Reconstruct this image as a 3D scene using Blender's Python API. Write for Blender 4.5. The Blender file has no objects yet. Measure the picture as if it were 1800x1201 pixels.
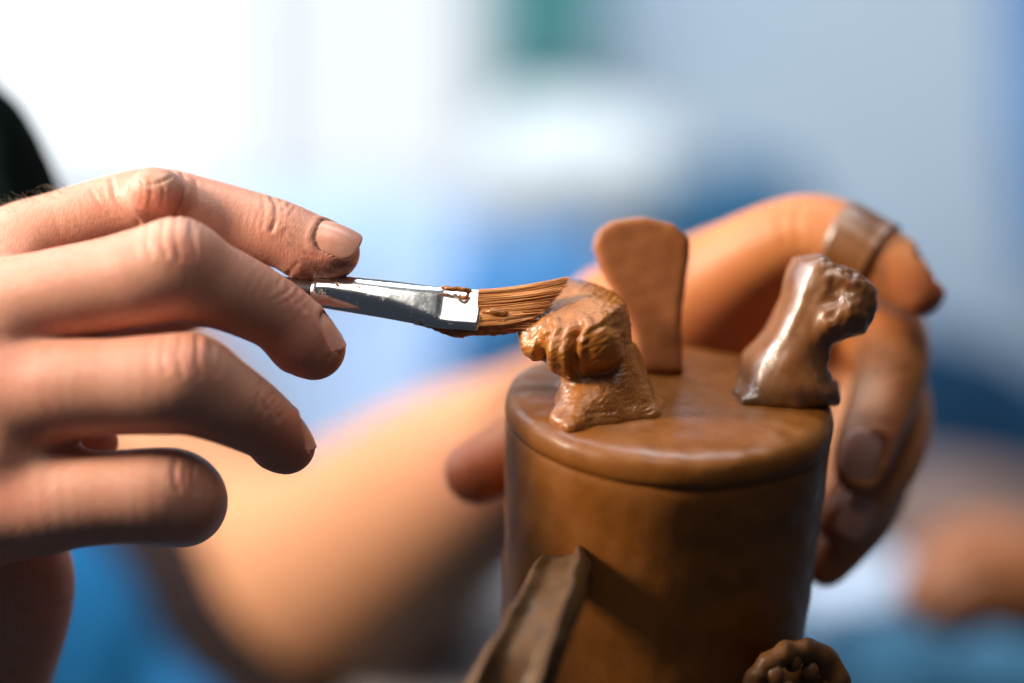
import bpy, math, random
import numpy as np
from mathutils import Vector, Matrix

random.seed(7)
rng = np.random.default_rng(7)
sc = bpy.context.scene
C = sc.collection

# ------------------------------------------------------------------ camera
S = 0.122                 # millimetres per photograph pixel in the focus plane
D = 519.0                 # focus distance, millimetres
ELEV = math.radians(19)
CEN = np.array([0.0, 0.0, 1.0])               # where the line of sight meets the focus plane
RT = np.array([1.0, 0, 0])
FW = np.array([0, math.cos(ELEV), -math.sin(ELEV)])
UP = np.array([0, math.sin(ELEV), math.cos(ELEV)])
cam = bpy.data.cameras.new('camera')
camo = bpy.data.objects.new('camera', cam)
C.objects.link(camo)
sc.camera = camo
cam.lens = 85
cam.sensor_width = 36 * (1800 * S * 85 / D) / 36
cam.clip_start = 0.05
cam.clip_end = 50
camo.location = Vector(CEN - FW * D / 1000)
camo.rotation_euler = (math.pi / 2 - ELEV, 0, 0)
cam.dof.use_dof = True
cam.dof.focus_distance = (D - 1) / 1000
cam.dof.aperture_fstop = 85 / 30.0


def P(px, py, z=0.0):
    """photograph pixel + depth behind the focus plane (mm) -> camera-aligned mm"""
    f = S * (D + z) / D
    return np.array([(px - 900) * f, -(py - 600.5) * f, z])


def R_(r, z=0.0):
    return r * S * (D + z) / D


def W(v):
    v = np.asarray(v, dtype=np.float64)
    return CEN + (v[..., 0:1] * RT + v[..., 1:2] * UP + v[..., 2:3] * FW) / 1000


def W1(px, py, z):
    return W(P(px, py, z))


def topx(v):
    f = S * (D + v[:, 2]) / D
    return v[:, 0] / f + 900, -v[:, 1] / f + 600.5


# ------------------------------------------------------------------ world and lamps
sc.view_settings.view_transform = 'Standard'
sc.view_settings.look = 'None'
sc.view_settings.exposure = 0.0
sc.view_settings.gamma = 1.0
sc.cycles.use_denoising = True
sc.cycles.max_bounces = 8
w = bpy.data.worlds.new('World')
sc.world = w
w.use_nodes = True
w.node_tree.nodes['Background'].inputs['Color'].default_value = (0.55, 0.66, 0.85, 1)
w.node_tree.nodes['Background'].inputs['Strength'].default_value = 0.06


def area(name, loc, target, size, power, col, size_y=None, spread=180):
    l = bpy.data.lights.new(name, 'AREA')
    l.energy = power
    l.color = col
    l.size = size
    l.spread = math.radians(spread)
    if size_y:
        l.shape = 'RECTANGLE'
        l.size_y = size_y
    o = bpy.data.objects.new(name, l)
    o.location = Vector(loc)
    d = Vector(target) - Vector(loc)
    o.rotation_euler = d.to_track_quat('-Z', 'Y').to_euler()
    C.objects.link(o)
    return o


# workshop lamp up on the left, added soft fill overhead that also shows in the ferrule, cool daylight from the window side, added cool fill on the things behind
area('workshop_lamp', CEN + np.array([-0.652, -0.069, 0.372]), CEN + np.array([0.0, 0.0, 0.0]), 0.16, 10.6, (1.0, 0.82, 0.61))
area('overhead_fill', CEN + np.array([-0.04, -0.19, 0.85]), CEN + np.array([0.0, 0.0, 0.0]), 0.42, 2.7, (1.0, 0.92, 0.80))
area('window_daylight', CEN + np.array([-0.93, 0.36, 0.46]), CEN + np.array([0.0, 0.10, -0.02]), 1.15, 20, (0.74, 0.86, 1.0))
area('background_fill', CEN + np.array([0.0, 1.0, 1.6]), CEN + np.array([0.3, 2.4, -0.6]), 1.4, 44, (0.85, 0.93, 1.0), spread=160)


# ------------------------------------------------------------------ materials
def mat(name):
    m = bpy.data.materials.new(name)
    m.use_nodes = True
    nt = m.node_tree
    return m, nt, nt.nodes['Principled BSDF']


def N(nt, t, **kw):
    n = nt.nodes.new(t)
    for k, v in kw.items():
        if k.startswith('i_'):
            n.inputs[k[2:].replace('_', ' ')].default_value = v
        else:
            setattr(n, k, v)
    return n


def noise(nt, scale, detail=3.0, rough=0.55, vec=None):
    n = N(nt, 'ShaderNodeTexNoise')
    n.inputs['Scale'].default_value = scale
    n.inputs['Detail'].default_value = detail
    n.inputs['Roughness'].default_value = rough
    if vec is not None:
        nt.links.new(vec, n.inputs['Vector'])
    return n


def ramp(nt, fac, stops):
    r = N(nt, 'ShaderNodeValToRGB')
    el = r.color_ramp.elements
    while len(el) < len(stops):
        el.new(0.5)
    for e, (p, c) in zip(el, stops):
        e.position = p
        e.color = (*c, 1) if len(c) == 3 else c
    nt.links.new(fac, r.inputs['Fac'])
    return r


def mixc(nt, fac, a, b, blend='MIX'):
    m = N(nt, 'ShaderNodeMix', data_type='RGBA', blend_type=blend)
    for sock, v in ((m.inputs[0], fac), (m.inputs[6], a), (m.inputs[7], b)):
        if isinstance(v, bpy.types.NodeSocket):
            nt.links.new(v, sock)
        elif isinstance(v, (int, float)):
            sock.default_value = v
        else:
            sock.default_value = (*v, 1)
    return m.outputs[2]


def math_(nt, op, a, b=0.0):
    m = N(nt, 'ShaderNodeMath', operation=op)
    for i, v in enumerate((a, b)):
        if isinstance(v, bpy.types.NodeSocket):
            nt.links.new(v, m.inputs[i])
        else:
            m.inputs[i].default_value = v
    return m.outputs[0]


def bump(nt, b, h, strength, dist):
    n = N(nt, 'ShaderNodeBump')
    n.inputs['Strength'].default_value = strength
    n.inputs['Distance'].default_value = dist
    nt.links.new(h, n.inputs['Height'])
    nt.links.new(n.outputs[0], b.inputs['Normal'])
    return n


def coords(nt, scale=None, rot=None, kind='Object'):
    t = N(nt, 'ShaderNodeTexCoord')
    if scale is None and rot is None:
        return t.outputs[kind]
    out = t.outputs[kind]
    if rot is not None:
        m = N(nt, 'ShaderNodeMapping')
        m.inputs['Rotation'].default_value = rot
        nt.links.new(out, m.inputs['Vector'])
        out = m.outputs[0]
    if scale is not None:
        m = N(nt, 'ShaderNodeMapping')
        m.inputs['Scale'].default_value = scale
        nt.links.new(out, m.inputs['Vector'])
        out = m.outputs[0]
    return out


def skin_mat(name, base, red, pale, sss=0.25, sscale=0.0016):
    m, nt, b = mat(name)
    co = coords(nt)
    n1 = noise(nt, 90, 4, 0.6, co)
    c = ramp(nt, n1.outputs['Fac'], [(0.3, tuple(x * y for x, y in zip(base, (0.92, 0.86, 0.82)))), (0.7, base)])
    n2 = noise(nt, 900, 3, 0.7, co)
    sp = ramp(nt, n2.outputs['Fac'], [(0.36, (0.94, 0.90, 0.88)), (0.6, (1.02, 1.02, 1.02))])
    c = mixc(nt, 1.0, c.outputs[0], sp.outputs[0], 'MULTIPLY')
    n4 = noise(nt, 260, 4, 0.6, co)
    bl = ramp(nt, n4.outputs['Fac'], [(0.50, (0, 0, 0)), (0.72, (0.45, 0.45, 0.45))])
    c = mixc(nt, bl.outputs[0], c, red)
    ar = N(nt, 'ShaderNodeAttribute', attribute_name='red')
    c = mixc(nt, ar.outputs['Fac'], c, red)
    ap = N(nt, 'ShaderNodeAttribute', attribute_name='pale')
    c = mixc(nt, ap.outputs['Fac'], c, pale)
    ad = N(nt, 'ShaderNodeAttribute', attribute_name='dirt')
    nd = noise(nt, 700, 4, 0.7, co)
    df = ramp(nt, nd.outputs['Fac'], [(0.35, (0.25,) * 3), (0.6, (1, 1, 1))])
    dd = math_(nt, 'MULTIPLY', ad.outputs['Fac'], df.outputs[0])
    c = mixc(nt, dd, c, (0.045, 0.022, 0.012))
    ac = N(nt, 'ShaderNodeAttribute', attribute_name='clay')
    c = mixc(nt, ac.outputs['Fac'], c, (0.30, 0.135, 0.05))
    nt.links.new(c, b.inputs['Base Color'])
    b.inputs['Roughness'].default_value = 0.46
    b.inputs['Specular IOR Level'].default_value = 0.42
    b.inputs['Subsurface Weight'].default_value = sss
    b.inputs['Subsurface Radius'].default_value = (1.0, 0.32, 0.16)
    b.inputs['Subsurface Scale'].default_value = sscale
    v = N(nt, 'ShaderNodeTexVoronoi', feature='DISTANCE_TO_EDGE')
    v.inputs['Scale'].default_value = 1500
    wv = N(nt, 'ShaderNodeMapping')
    wv.inputs['Scale'].default_value = (1.0, 0.6, 0.45)
    nt.links.new(co, wv.inputs['Vector'])
    nt.links.new(wv.outputs[0], v.inputs['Vector'])
    vv = math_(nt, 'MINIMUM', v.outputs['Distance'], 0.22)
    h = math_(nt, 'ADD', math_(nt, 'MULTIPLY', vv, 1.6), n2.outputs['Fac'])
    # fine folds that cross the fingers
    wr = noise(nt, 1.0, 4, 0.6, coords(nt, scale=(2600, 420, 420), rot=(0, math.radians(-14), 0)))
    h = math_(nt, 'ADD', h, math_(nt, 'MULTIPLY', wr.outputs['Fac'], 1.1))
    bump(nt, b, h, 0.34, 0.00018)
    return m


SKIN = skin_mat('skin_brush_hand', (0.62, 0.315, 0.225), (0.60, 0.20, 0.145), (0.66, 0.43, 0.30))
SKIN2 = skin_mat('skin_holding_arm', (0.62, 0.235, 0.075), (0.52, 0.15, 0.07), (0.66, 0.44, 0.30), 0.5, 0.005)  # skin deepened to orange: warm bounce off the clay put into its colour


def nail_mat():
    m, nt, b = mat('nail')
    co = coords(nt)
    n = noise(nt, 300, 2, 0.5, co)
    c = ramp(nt, n.outputs['Fac'], [(0.3, (0.62, 0.28, 0.20)), (0.7, (0.72, 0.39, 0.30))])
    nt.links.new(c.outputs[0], b.inputs['Base Color'])
    b.inputs['Roughness'].default_value = 0.3
    b.inputs['Subsurface Weight'].default_value = 0.2
    b.inputs['Subsurface Radius'].default_value = (1.0, 0.4, 0.3)
    b.inputs['Subsurface Scale'].default_value = 0.001
    return m


NAIL = nail_mat()


def clay_mat(name, base, dark, rough, stroke_rot, stroke=1.0, coat=0.3, along=(220, 2600, 2600), bd=0.0004, coat_rough=0.22, grain=0.22, coat_ior=1.5):
    """damp terracotta with brush strokes running along one direction"""
    m, nt, b = mat(name)
    co = coords(nt)
    st = coords(nt, scale=along, rot=stroke_rot)
    ns = noise(nt, 1.0, 3, 0.6, st)
    nb = noise(nt, 140, 4, 0.6, co)
    nf = noise(nt, 2200, 2, 0.5, co)
    mx = math_(nt, 'ADD', math_(nt, 'MULTIPLY', ns.outputs['Fac'], 0.25), math_(nt, 'MULTIPLY', nb.outputs['Fac'], 0.75))
    c = ramp(nt, mx, [(0.36, dark), (0.62, base)])
    nt.links.new(c.outputs[0], b.inputs['Base Color'])
    r = ramp(nt, nb.outputs['Fac'], [(0.35, (rough * 0.75,) * 3), (0.65, (min(1, rough * 1.25),) * 3)])
    aw = N(nt, 'ShaderNodeAttribute', attribute_name='wet')
    nw = noise(nt, 55, 4, 0.65, co)
    rw = ramp(nt, nw.outputs['Fac'], [(0.38, (0.15,) * 3), (0.62, (1, 1, 1))])
    wetf = math_(nt, 'MULTIPLY', aw.outputs['Fac'], rw.outputs[0])
    nt.links.new(math_(nt, 'MULTIPLY', r.outputs[0], math_(nt, 'SUBTRACT', 1.0, math_(nt, 'MULTIPLY', wetf, 0.45))), b.inputs['Roughness'])
    nt.links.new(math_(nt, 'ADD', math_(nt, 'MULTIPLY', coat, math_(nt, 'ADD', 0.4, rw.outputs[0])), math_(nt, 'MULTIPLY', wetf, 0.8)), b.inputs['Coat Weight'])
    b.inputs['Coat Roughness'].default_value = coat_rough
    b.inputs['Coat IOR'].default_value = coat_ior
    b.inputs['Specular IOR Level'].default_value = 0.3
    h = math_(nt, 'ADD', math_(nt, 'MULTIPLY', ns.outputs['Fac'], stroke), math_(nt, 'MULTIPLY', nf.outputs['Fac'], grain))
    h = math_(nt, 'ADD', h, math_(nt, 'MULTIPLY', nb.outputs['Fac'], 0.8))
    bn = bump(nt, b, h, 0.7, bd)
    nt.links.new(bn.outputs[0], b.inputs['Coat Normal'])
    return m


CLAY_BODY = clay_mat('clay_body', (0.25, 0.083, 0.012), (0.205, 0.066, 0.009), 0.5, (0, 0, 0), 0.3, 0.06, (420, 420, 420), 0.00016)
CLAY_WET = clay_mat('clay_wet', (0.43, 0.155, 0.026), (0.27, 0.086, 0.012), 0.30, (0.0, math.radians(30), 0.0), 1.3, 0.9, (260, 1500, 1500), 0.00035, 0.16, 0.02)
CLAY_FOOT = clay_mat('clay_foot', (0.22, 0.080, 0.016), (0.15, 0.050, 0.009), 0.46, (0, math.radians(-60), 0), 0.3, 0.8, (200, 700, 700), 0.00022, 0.30, 0.1, 1.9)
CLAY_SLAB = clay_mat('clay_slab', (0.35, 0.120, 0.038), (0.29, 0.096, 0.028), 0.6, (0, 0, 0), 0.3, 0.05, (150, 150, 150), 0.00010)
CLAY_DARK = clay_mat('clay_ornament', (0.15, 0.058, 0.014), (0.09, 0.034, 0.008), 0.55, (0, 0, 0), 0.4, 0.1, (300, 300, 300), 0.0003)  # darker clay: the ornament's shade is put into its colour
CLAY_OLIVE = clay_mat('clay_handle', (0.105, 0.047, 0.013), (0.07, 0.031, 0.008), 0.6, (0, 0, 0), 0.4, 0.1, (300, 300, 300), 0.0003)  # dark tone carries the shade that lies over the handle


def cloth_mat(name, a, bcol, scale=9, rough=0.85, spec=0.25):
    m, nt, b = mat(name)
    co = coords(nt)
    n = noise(nt, scale, 3, 0.5, co)
    c = ramp(nt, n.outputs['Fac'], [(0.35, a), (0.65, bcol)])
    wv = noise(nt, 1500, 1, 0.5, co)
    k = ramp(nt, wv.outputs['Fac'], [(0.3, (0.9,) * 3), (0.7, (1, 1, 1))])
    cc = mixc(nt, 1.0, c.outputs[0], k.outputs[0], 'MULTIPLY')
    nt.links.new(cc, b.inputs['Base Color'])
    b.inputs['Roughness'].default_value = rough
    b.inputs['Specular IOR Level'].default_value = spec
    bump(nt, b, wv.outputs['Fac'], 0.4, 0.0005)
    return m


# ------------------------------------------------------------------ mesh helpers
def link(name, verts_mm, faces, m=None, parent=None, smooth=True, attrs=None, origin=None):
    """camera-aligned mm verts + (n,3|4) faces -> ONE mesh object, origin at the base centre of its bounds"""
    vw = W(np.asarray(verts_mm))
    faces = np.asarray(faces)
    a = vw[faces[:, 0]]
    b = vw[faces[:, 1]]
    c = vw[faces[:, 2]]
    vol = np.einsum('ij,ij->i', a - vw.mean(0), np.cross(b - vw.mean(0), c - vw.mean(0))).sum()
    if vol < 0:
        faces = faces[:, ::-1]
    if origin is None:
        mn, mxx = vw.min(0), vw.max(0)
        origin = np.array([(mn[0] + mxx[0]) / 2, (mn[1] + mxx[1]) / 2, mn[2]])
    me = bpy.data.meshes.new(name)
    n, k = faces.shape
    me.vertices.add(len(vw))
    me.vertices.foreach_set('co', (vw - origin).astype(np.float32).ravel())
    me.loops.add(n * k)
    me.loops.foreach_set('vertex_index', faces.astype(np.int32).ravel())
    me.polygons.add(n)
    me.polygons.foreach_set('loop_start', np.arange(0, n * k, k, dtype=np.int32))
    me.polygons.foreach_set('loop_total', np.full(n, k, dtype=np.int32))
    me.polygons.foreach_set('use_smooth', np.full(n, smooth))
    me.update(calc_edges=True)
    me.validate()
    for key, val in (attrs or {}).items():
        at = me.attributes.new(key, 'FLOAT', 'POINT')
        at.data.foreach_set('value', np.asarray(val, dtype=np.float32))
    if m:
        me.materials.append(m)
    o = bpy.data.objects.new(name, me)
    C.objects.link(o)
    if parent is not None:
        o.parent = parent
        pl = origin_of(parent)
        o.location = Vector(origin - pl)
    else:
        o.location = Vector(origin)
    return o


def origin_of(o):
    p = np.zeros(3)
    while o is not None:
        p = p + np.array(o.location)
        o = o.parent
    return p


def empty(name, loc):
    o = bpy.data.objects.new(name, None)
    o.empty_display_size = 0.02
    o.location = Vector(loc)
    C.objects.link(o)
    return o


def tag(o, label=None, cat=None, group=None, kind=None):
    if label:
        o['label'] = label
    if cat:
        o['category'] = cat
    if group:
        o['group'] = group
    if kind:
        o['kind'] = kind
    return o


# ------------------------------------------------------------------ distance-field sculpting
def smin(a, b, k):
    if k <= 0:
        return np.minimum(a, b)
    h = np.maximum(k - np.abs(a - b), 0) / k
    return np.minimum(a, b) - h * h * (k * 0.25)


def smax(a, b, k):
    return -smin(-a, -b, k)


class Vol:
    def __init__(s, lo, hi, h):
        s.lo = np.asarray(lo, float)
        s.h = h
        s.n = np.ceil((np.asarray(hi, float) - s.lo) / h).astype(int) + 1
        s.ax = [(s.lo[i] + h * np.arange(s.n[i])).astype(np.float32) for i in range(3)]

    def full(s, v=60.0):
        return np.full(tuple(s.n), v, dtype=np.float32)

    def box(s, lo, hi):
        a = np.clip(np.floor((np.asarray(lo) - s.lo) / s.h).astype(int), 0, s.n)
        b = np.clip(np.ceil((np.asarray(hi) - s.lo) / s.h).astype(int) + 1, 0, s.n)
        return tuple(slice(int(a[i]), int(max(a[i], b[i]))) for i in range(3))

    def grid(s, sl):
        return (s.ax[0][sl[0]][:, None, None], s.ax[1][sl[1]][None, :, None], s.ax[2][sl[2]][None, None, :])


def spline(pts, sub=4):
    """Catmull-Rom through rows (x,y,z,r)"""
    p = np.asarray(pts, float)
    q = np.vstack([2 * p[0] - p[1], p, 2 * p[-1] - p[-2]])
    out = []
    for i in range(1, len(q) - 2):
        for t in np.linspace(0, 1, sub, endpoint=False):
            a, b, c, d = q[i - 1], q[i], q[i + 1], q[i + 2]
            out.append(0.5 * (2 * b + (c - a) * t + (2 * a - 5 * b + 4 * c - d) * t * t + (3 * b - a - 3 * c + d) * t ** 3))
    out.append(p[-1])
    return np.array(out)


def chain(rows, sub=4):
    """rows of (px,py,z,r_px) -> spline rows in mm"""
    mm = [(*P(a, b, z), R_(r, z)) for a, b, z, r in rows]
    return spline(mm, sub)


def tube_block(vol, ch, pad, zs=1.0):
    lo = (ch[:, :3] - ch[:, 3:4] * max(1, zs)).min(0) - pad
    hi = (ch[:, :3] + ch[:, 3:4] * max(1, zs)).max(0) + pad
    sl = vol.box(lo, hi)
    x, y, z = vol.grid(sl)
    d = None
    for i in range(len(ch) - 1):
        a, b = ch[i, :3], ch[i + 1, :3]
        ra, rb = ch[i, 3], ch[i + 1, 3]
        ba = b - a
        L = float((ba[0] ** 2 + ba[1] ** 2 + (ba[2] / zs) ** 2)) + 1e-9
        px, py, pz = x - a[0], y - a[1], (z - a[2]) / zs
        h = np.clip((px * ba[0] + py * ba[1] + pz * ba[2] / zs) / L, 0, 1)
        dd = np.sqrt((px - ba[0] * h) ** 2 + (py - ba[1] * h) ** 2 + (pz - ba[2] / zs * h) ** 2) - (ra + (rb - ra) * h)
        d = dd if d is None else np.minimum(d, dd)
    return sl, d.astype(np.float32)


def nets(F, vol):
    """naive surface nets -> verts (mm), quads"""
    ins = F < 0
    nx, ny, nz = F.shape
    cnt = np.zeros((nx - 1, ny - 1, nz - 1), dtype=np.int8)
    for dx in (0, 1):
        for dy in (0, 1):
            for dz in (0, 1):
                cnt += ins[dx:nx - 1 + dx, dy:ny - 1 + dy, dz:nz - 1 + dz]
    act = np.argwhere((cnt > 0) & (cnt < 8))
    idx = np.full(cnt.shape, -1, dtype=np.int32)
    idx[act[:, 0], act[:, 1], act[:, 2]] = np.arange(len(act))
    cor = {}
    for dx in (0, 1):
        for dy in (0, 1):
            for dz in (0, 1):
                cor[(dx, dy, dz)] = F[act[:, 0] + dx, act[:, 1] + dy, act[:, 2] + dz].astype(np.float64)
    acc = np.zeros((len(act), 3))
    num = np.zeros(len(act))
    for ax in range(3):
        for u in (0, 1):
            for v in (0, 1):
                c0 = [0, 0, 0]
                o = [i for i in range(3) if i != ax]
                c0[o[0]], c0[o[1]] = u, v
                c1 = list(c0)
                c1[ax] = 1
                f0, f1 = cor[tuple(c0)], cor[tuple(c1)]
                m = (f0 < 0) != (f1 < 0)
                t = np.where(m, f0 / np.where(m, f0 - f1, 1), 0)
                p = np.array(c0, float)[None, :].repeat(len(act), 0)
                p[:, ax] = t
                acc[m] += p[m]
                num[m] += 1
    verts = vol.lo + vol.h * (act + acc / num[:, None])
    quads = []
    for ax in range(3):
        o = [i for i in range(3) if i != ax]
        sl0 = [slice(None)] * 3
        sl1 = [slice(None)] * 3
        sl0[ax] = slice(0, -1)
        sl1[ax] = slice(1, None)
        ch = ins[tuple(sl0)] != ins[tuple(sl1)]
        e = np.argwhere(ch)
        lim = np.array(cnt.shape)
        ok = (e[:, o[0]] > 0) & (e[:, o[1]] > 0) & (e[:, o[0]] < lim[o[0]]) & (e[:, o[1]] < lim[o[1]])
        e = e[ok]
        st = ins[e[:, 0], e[:, 1], e[:, 2]]
        q = []
        for du, dv in ((0, 0), (1, 0), (1, 1), (0, 1)):
            cc = e.copy()
            cc[:, o[0]] -= 1 - du
            cc[:, o[1]] -= 1 - dv
            q.append(idx[cc[:, 0], cc[:, 1], cc[:, 2]])
        q = np.stack(q, 1)
        flip = st if ax != 1 else ~st
        q[flip] = q[flip][:, ::-1]
        quads.append(q)
    quads = np.concatenate(quads)
    quads = quads[(quads >= 0).all(1)]
    return verts, quads


def relax(v, q, it=2, lam=0.5):
    e = np.concatenate([q[:, [0, 1]], q[:, [1, 2]], q[:, [2, 3]], q[:, [3, 0]]])
    a = np.concatenate([e[:, 0], e[:, 1]])
    b = np.concatenate([e[:, 1], e[:, 0]])
    n = np.bincount(a, minlength=len(v)).astype(float)[:, None]
    for _ in range(it):
        s = np.stack([np.bincount(a, weights=v[b, i], minlength=len(v)) for i in range(3)], 1)
        v = v + lam * (s / np.maximum(n, 1) - v)
    return v


def normals(v, q):
    fn = np.cross(v[q[:, 2]] - v[q[:, 0]], v[q[:, 3]] - v[q[:, 1]])
    n = np.zeros_like(v)
    for i in range(4):
        for k in range(3):
            n[:, k] += np.bincount(q[:, i], weights=fn[:, k], minlength=len(v))
    n /= np.linalg.norm(n, axis=1, keepdims=True) + 1e-12
    return n


def orient(v, q):
    """faces so that normals point outwards in camera-aligned mm"""
    c = v.mean(0)
    a, b, d = v[q[:, 0]] - c, v[q[:, 1]] - c, v[q[:, 2]] - c
    if np.einsum('ij,ij->i', a, np.cross(b, d)).sum() < 0:
        q = q[:, ::-1]
    return q


def lump_noise(v, scale, seed):
    """smooth pseudo noise from summed sines, about -1..1"""
    r = np.random.default_rng(seed)
    out = np.zeros(len(v))
    for k in range(7):
        d = r.normal(size=3)
        d /= np.linalg.norm(d)
        f = (0.6 + 1.3 * r.random()) / scale * 2 * math.pi
        out += np.sin(v @ d * f + r.random() * 6.28) / (1 + 0.2 * k)
    return out / 3.2


def seg2(px, py, pl):
    """distance in photograph pixels to a polyline"""
    d = np.full(len(px), 1e9)
    for (x0, y0), (x1, y1) in zip(pl[:-1], pl[1:]):
        bx, by = x1 - x0, y1 - y0
        t = np.clip(((px - x0) * bx + (py - y0) * by) / (bx * bx + by * by + 1e-9), 0, 1)
        d = np.minimum(d, np.hypot(px - x0 - bx * t, py - y0 - by * t))
    return d


def poly2(x, y, pts):
    """signed distance (2D) to a polygon, arrays broadcast"""
    pts = np.asarray(pts, float)
    d = None
    s = None
    for i in range(len(pts)):
        a = pts[i]
        b = pts[i - 1]
        ex, ey = b - a
        wx, wy = x - a[0], y - a[1]
        t = np.clip((wx * ex + wy * ey) / (ex * ex + ey * ey + 1e-9), 0, 1)
        dd = (wx - ex * t) ** 2 + (wy - ey * t) ** 2
        d = dd if d is None else np.minimum(d, dd)
        c1 = y >= a[1]
        c2 = y < b[1]
        c3 = ex * wy > ey * wx
        fl = np.where((c1 & c2 & c3) | (~c1 & ~c2 & ~c3), -1.0, 1.0)
        s = fl if s is None else s * fl
    return s * np.sqrt(d)


def hull_planes(pts):
    import bmesh
    bm = bmesh.new()
    for p in pts:
        bm.verts.new(p)
    bmesh.ops.convex_hull(bm, input=bm.verts)
    c = np.mean(pts, 0)
    pl = []
    for f in bm.faces:
        f.normal_update()
        n = np.array(f.normal)
        p = np.array(f.verts[0].co)
        if n @ (p - c) < 0:
            n = -n
        if np.linalg.norm(n) > 0.5 and not any(n @ m > 0.9995 and abs(n @ p - o) < 1e-3 for m, o in pl):
            pl.append((n, n @ p))
    bm.free()
    return pl


def hull_dist(vol, pts, k, pad=4.0):
    pts = np.asarray(pts, float)
    sl = vol.box(pts.min(0) - pad, pts.max(0) + pad)
    x, y, z = vol.grid(sl)
    d = None
    for n, o in hull_planes(pts):
        e = (x * n[0] + y * n[1] + z * n[2] - o).astype(np.float32)
        d = e if d is None else smax(d, e, k)
    return sl, d


def put(F, sl, d, k=0.0):
    F[sl] = smin(F[sl], d, k)


# nails: a curved plate laid on a fingertip
class NailSpec:
    def __init__(s, c, t, n, lu, lv, rn):
        s.c = np.asarray(c, float)
        n = np.asarray(n, float) / np.linalg.norm(n)
        t = np.asarray(t, float)
        t = t - n * (t @ n)
        s.t = t / np.linalg.norm(t)
        s.n = n
        s.b = np.cross(s.n, s.t)
        s.lu, s.lv, s.rn = lu, lv, rn

    def uv(s, v):
        d = v - s.c
        return d @ s.t, d @ s.b, d @ s.n

    def region(s, u, b):
        return ((np.abs(u / s.lu) ** 3.2 + np.abs(b / s.lv) ** 3.2) ** (1 / 3.2) - 1) * min(s.lu, s.lv)

    def mesh(s, name, parent):
        nu, nv = 22, 18
        top = []
        for i in range(nu + 1):
            a = -1 + 2 * i / nu
            for j in range(nv + 1):
                bb = -1 + 2 * j / nv
                # squircle mapping of the square on the nail outline
                k = (abs(a) ** 3.2 + abs(bb) ** 3.2) ** (1 / 3.2)
                mxx = max(abs(a), abs(bb), 1e-9)
                f = mxx / k if k > 0 else 1
                uu, vv = a * f * s.lu, bb * f * s.lv
                drop = s.rn - math.sqrt(max(s.rn ** 2 - vv ** 2, 0.01))
                cu = 0.030 * uu ** 2
                top.append(s.c + s.t * uu + s.b * vv + s.n * (0.10 - drop - cu))
        top = np.array(top)
        bot = top - s.n * 0.55
        v = np.vstack([top, bot])
        q = []
        w_ = nv + 1
        m = len(top)
        for i in range(nu):
            for j in range(nv):
                q.append((i * w_ + j, (i + 1) * w_ + j, (i + 1) * w_ + j + 1, i * w_ + j + 1))
                q.append((m + i * w_ + j, m + i * w_ + j + 1, m + (i + 1) * w_ + j + 1, m + (i + 1) * w_ + j))
        rim = [j for j in range(nv)] + [i * w_ + nv for i in range(nu)] + [nu * w_ + j for j in range(nv, 0, -1)] + [i * w_ for i in range(nu, 0, -1)]
        for a, b in zip(rim, rim[1:] + rim[:1]):
            q.append((b, a, a + m, b + m)[::-1] if False else (a, b, b + m, a + m))
        return link(name, v, q, NAIL, parent)


def finger_dress(v, q, nails, creases, blobs):
    """nail beds, skin folds and colour attributes on a sculpted hand"""
    n = normals(v, q)
    px, py = topx(v)
    front = np.clip(-n[:, 2] * 1.6 + 0.35, 0, 1)
    disp = np.zeros(len(v))
    for s in nails:
        u, b, w_ = s.uv(v)
        reg = s.region(u, b)
        near = (w_ > -s.rn * 0.9) & (w_ < 5)
        drop = s.rn - np.sqrt(np.maximum(s.rn ** 2 - np.clip(b, -s.rn * .98, s.rn * .98) ** 2, 0.01))
        tgt = -drop - 0.030 * u ** 2 - 0.22          # the bed just under the plate
        inside = near & (reg < -0.1) & (w_ > tgt)
        v = v + (s.n[None, :] * np.where(inside, tgt - w_, 0)[:, None])
        fold = np.where(near & (u < s.lu * 0.75), np.exp(-((reg - 0.9) / 0.55) ** 2), 0)
        disp += 0.20 * fold
    for pl, wpx, dep in creases:
        d = seg2(px, py, pl)
        disp += front * (-dep * np.exp(-(d / wpx) ** 2) + 0.35 * dep * np.exp(-((d - 2.2 * wpx) / (1.3 * wpx)) ** 2))
    v = v + n * disp[:, None]
    at = {k: np.zeros(len(v)) for k in ('red', 'pale', 'dirt', 'clay')}
    for key, (x, y, rx, ry, rot), amt in blobs:
        c_, s_ = math.cos(rot), math.sin(rot)
        dx, dy = px - x, py - y
        e = ((dx * c_ + dy * s_) / rx) ** 2 + ((-dx * s_ + dy * c_) / ry) ** 2
        at[key] = np.maximum(at[key], amt * np.exp(-e))
    return v, at


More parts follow.
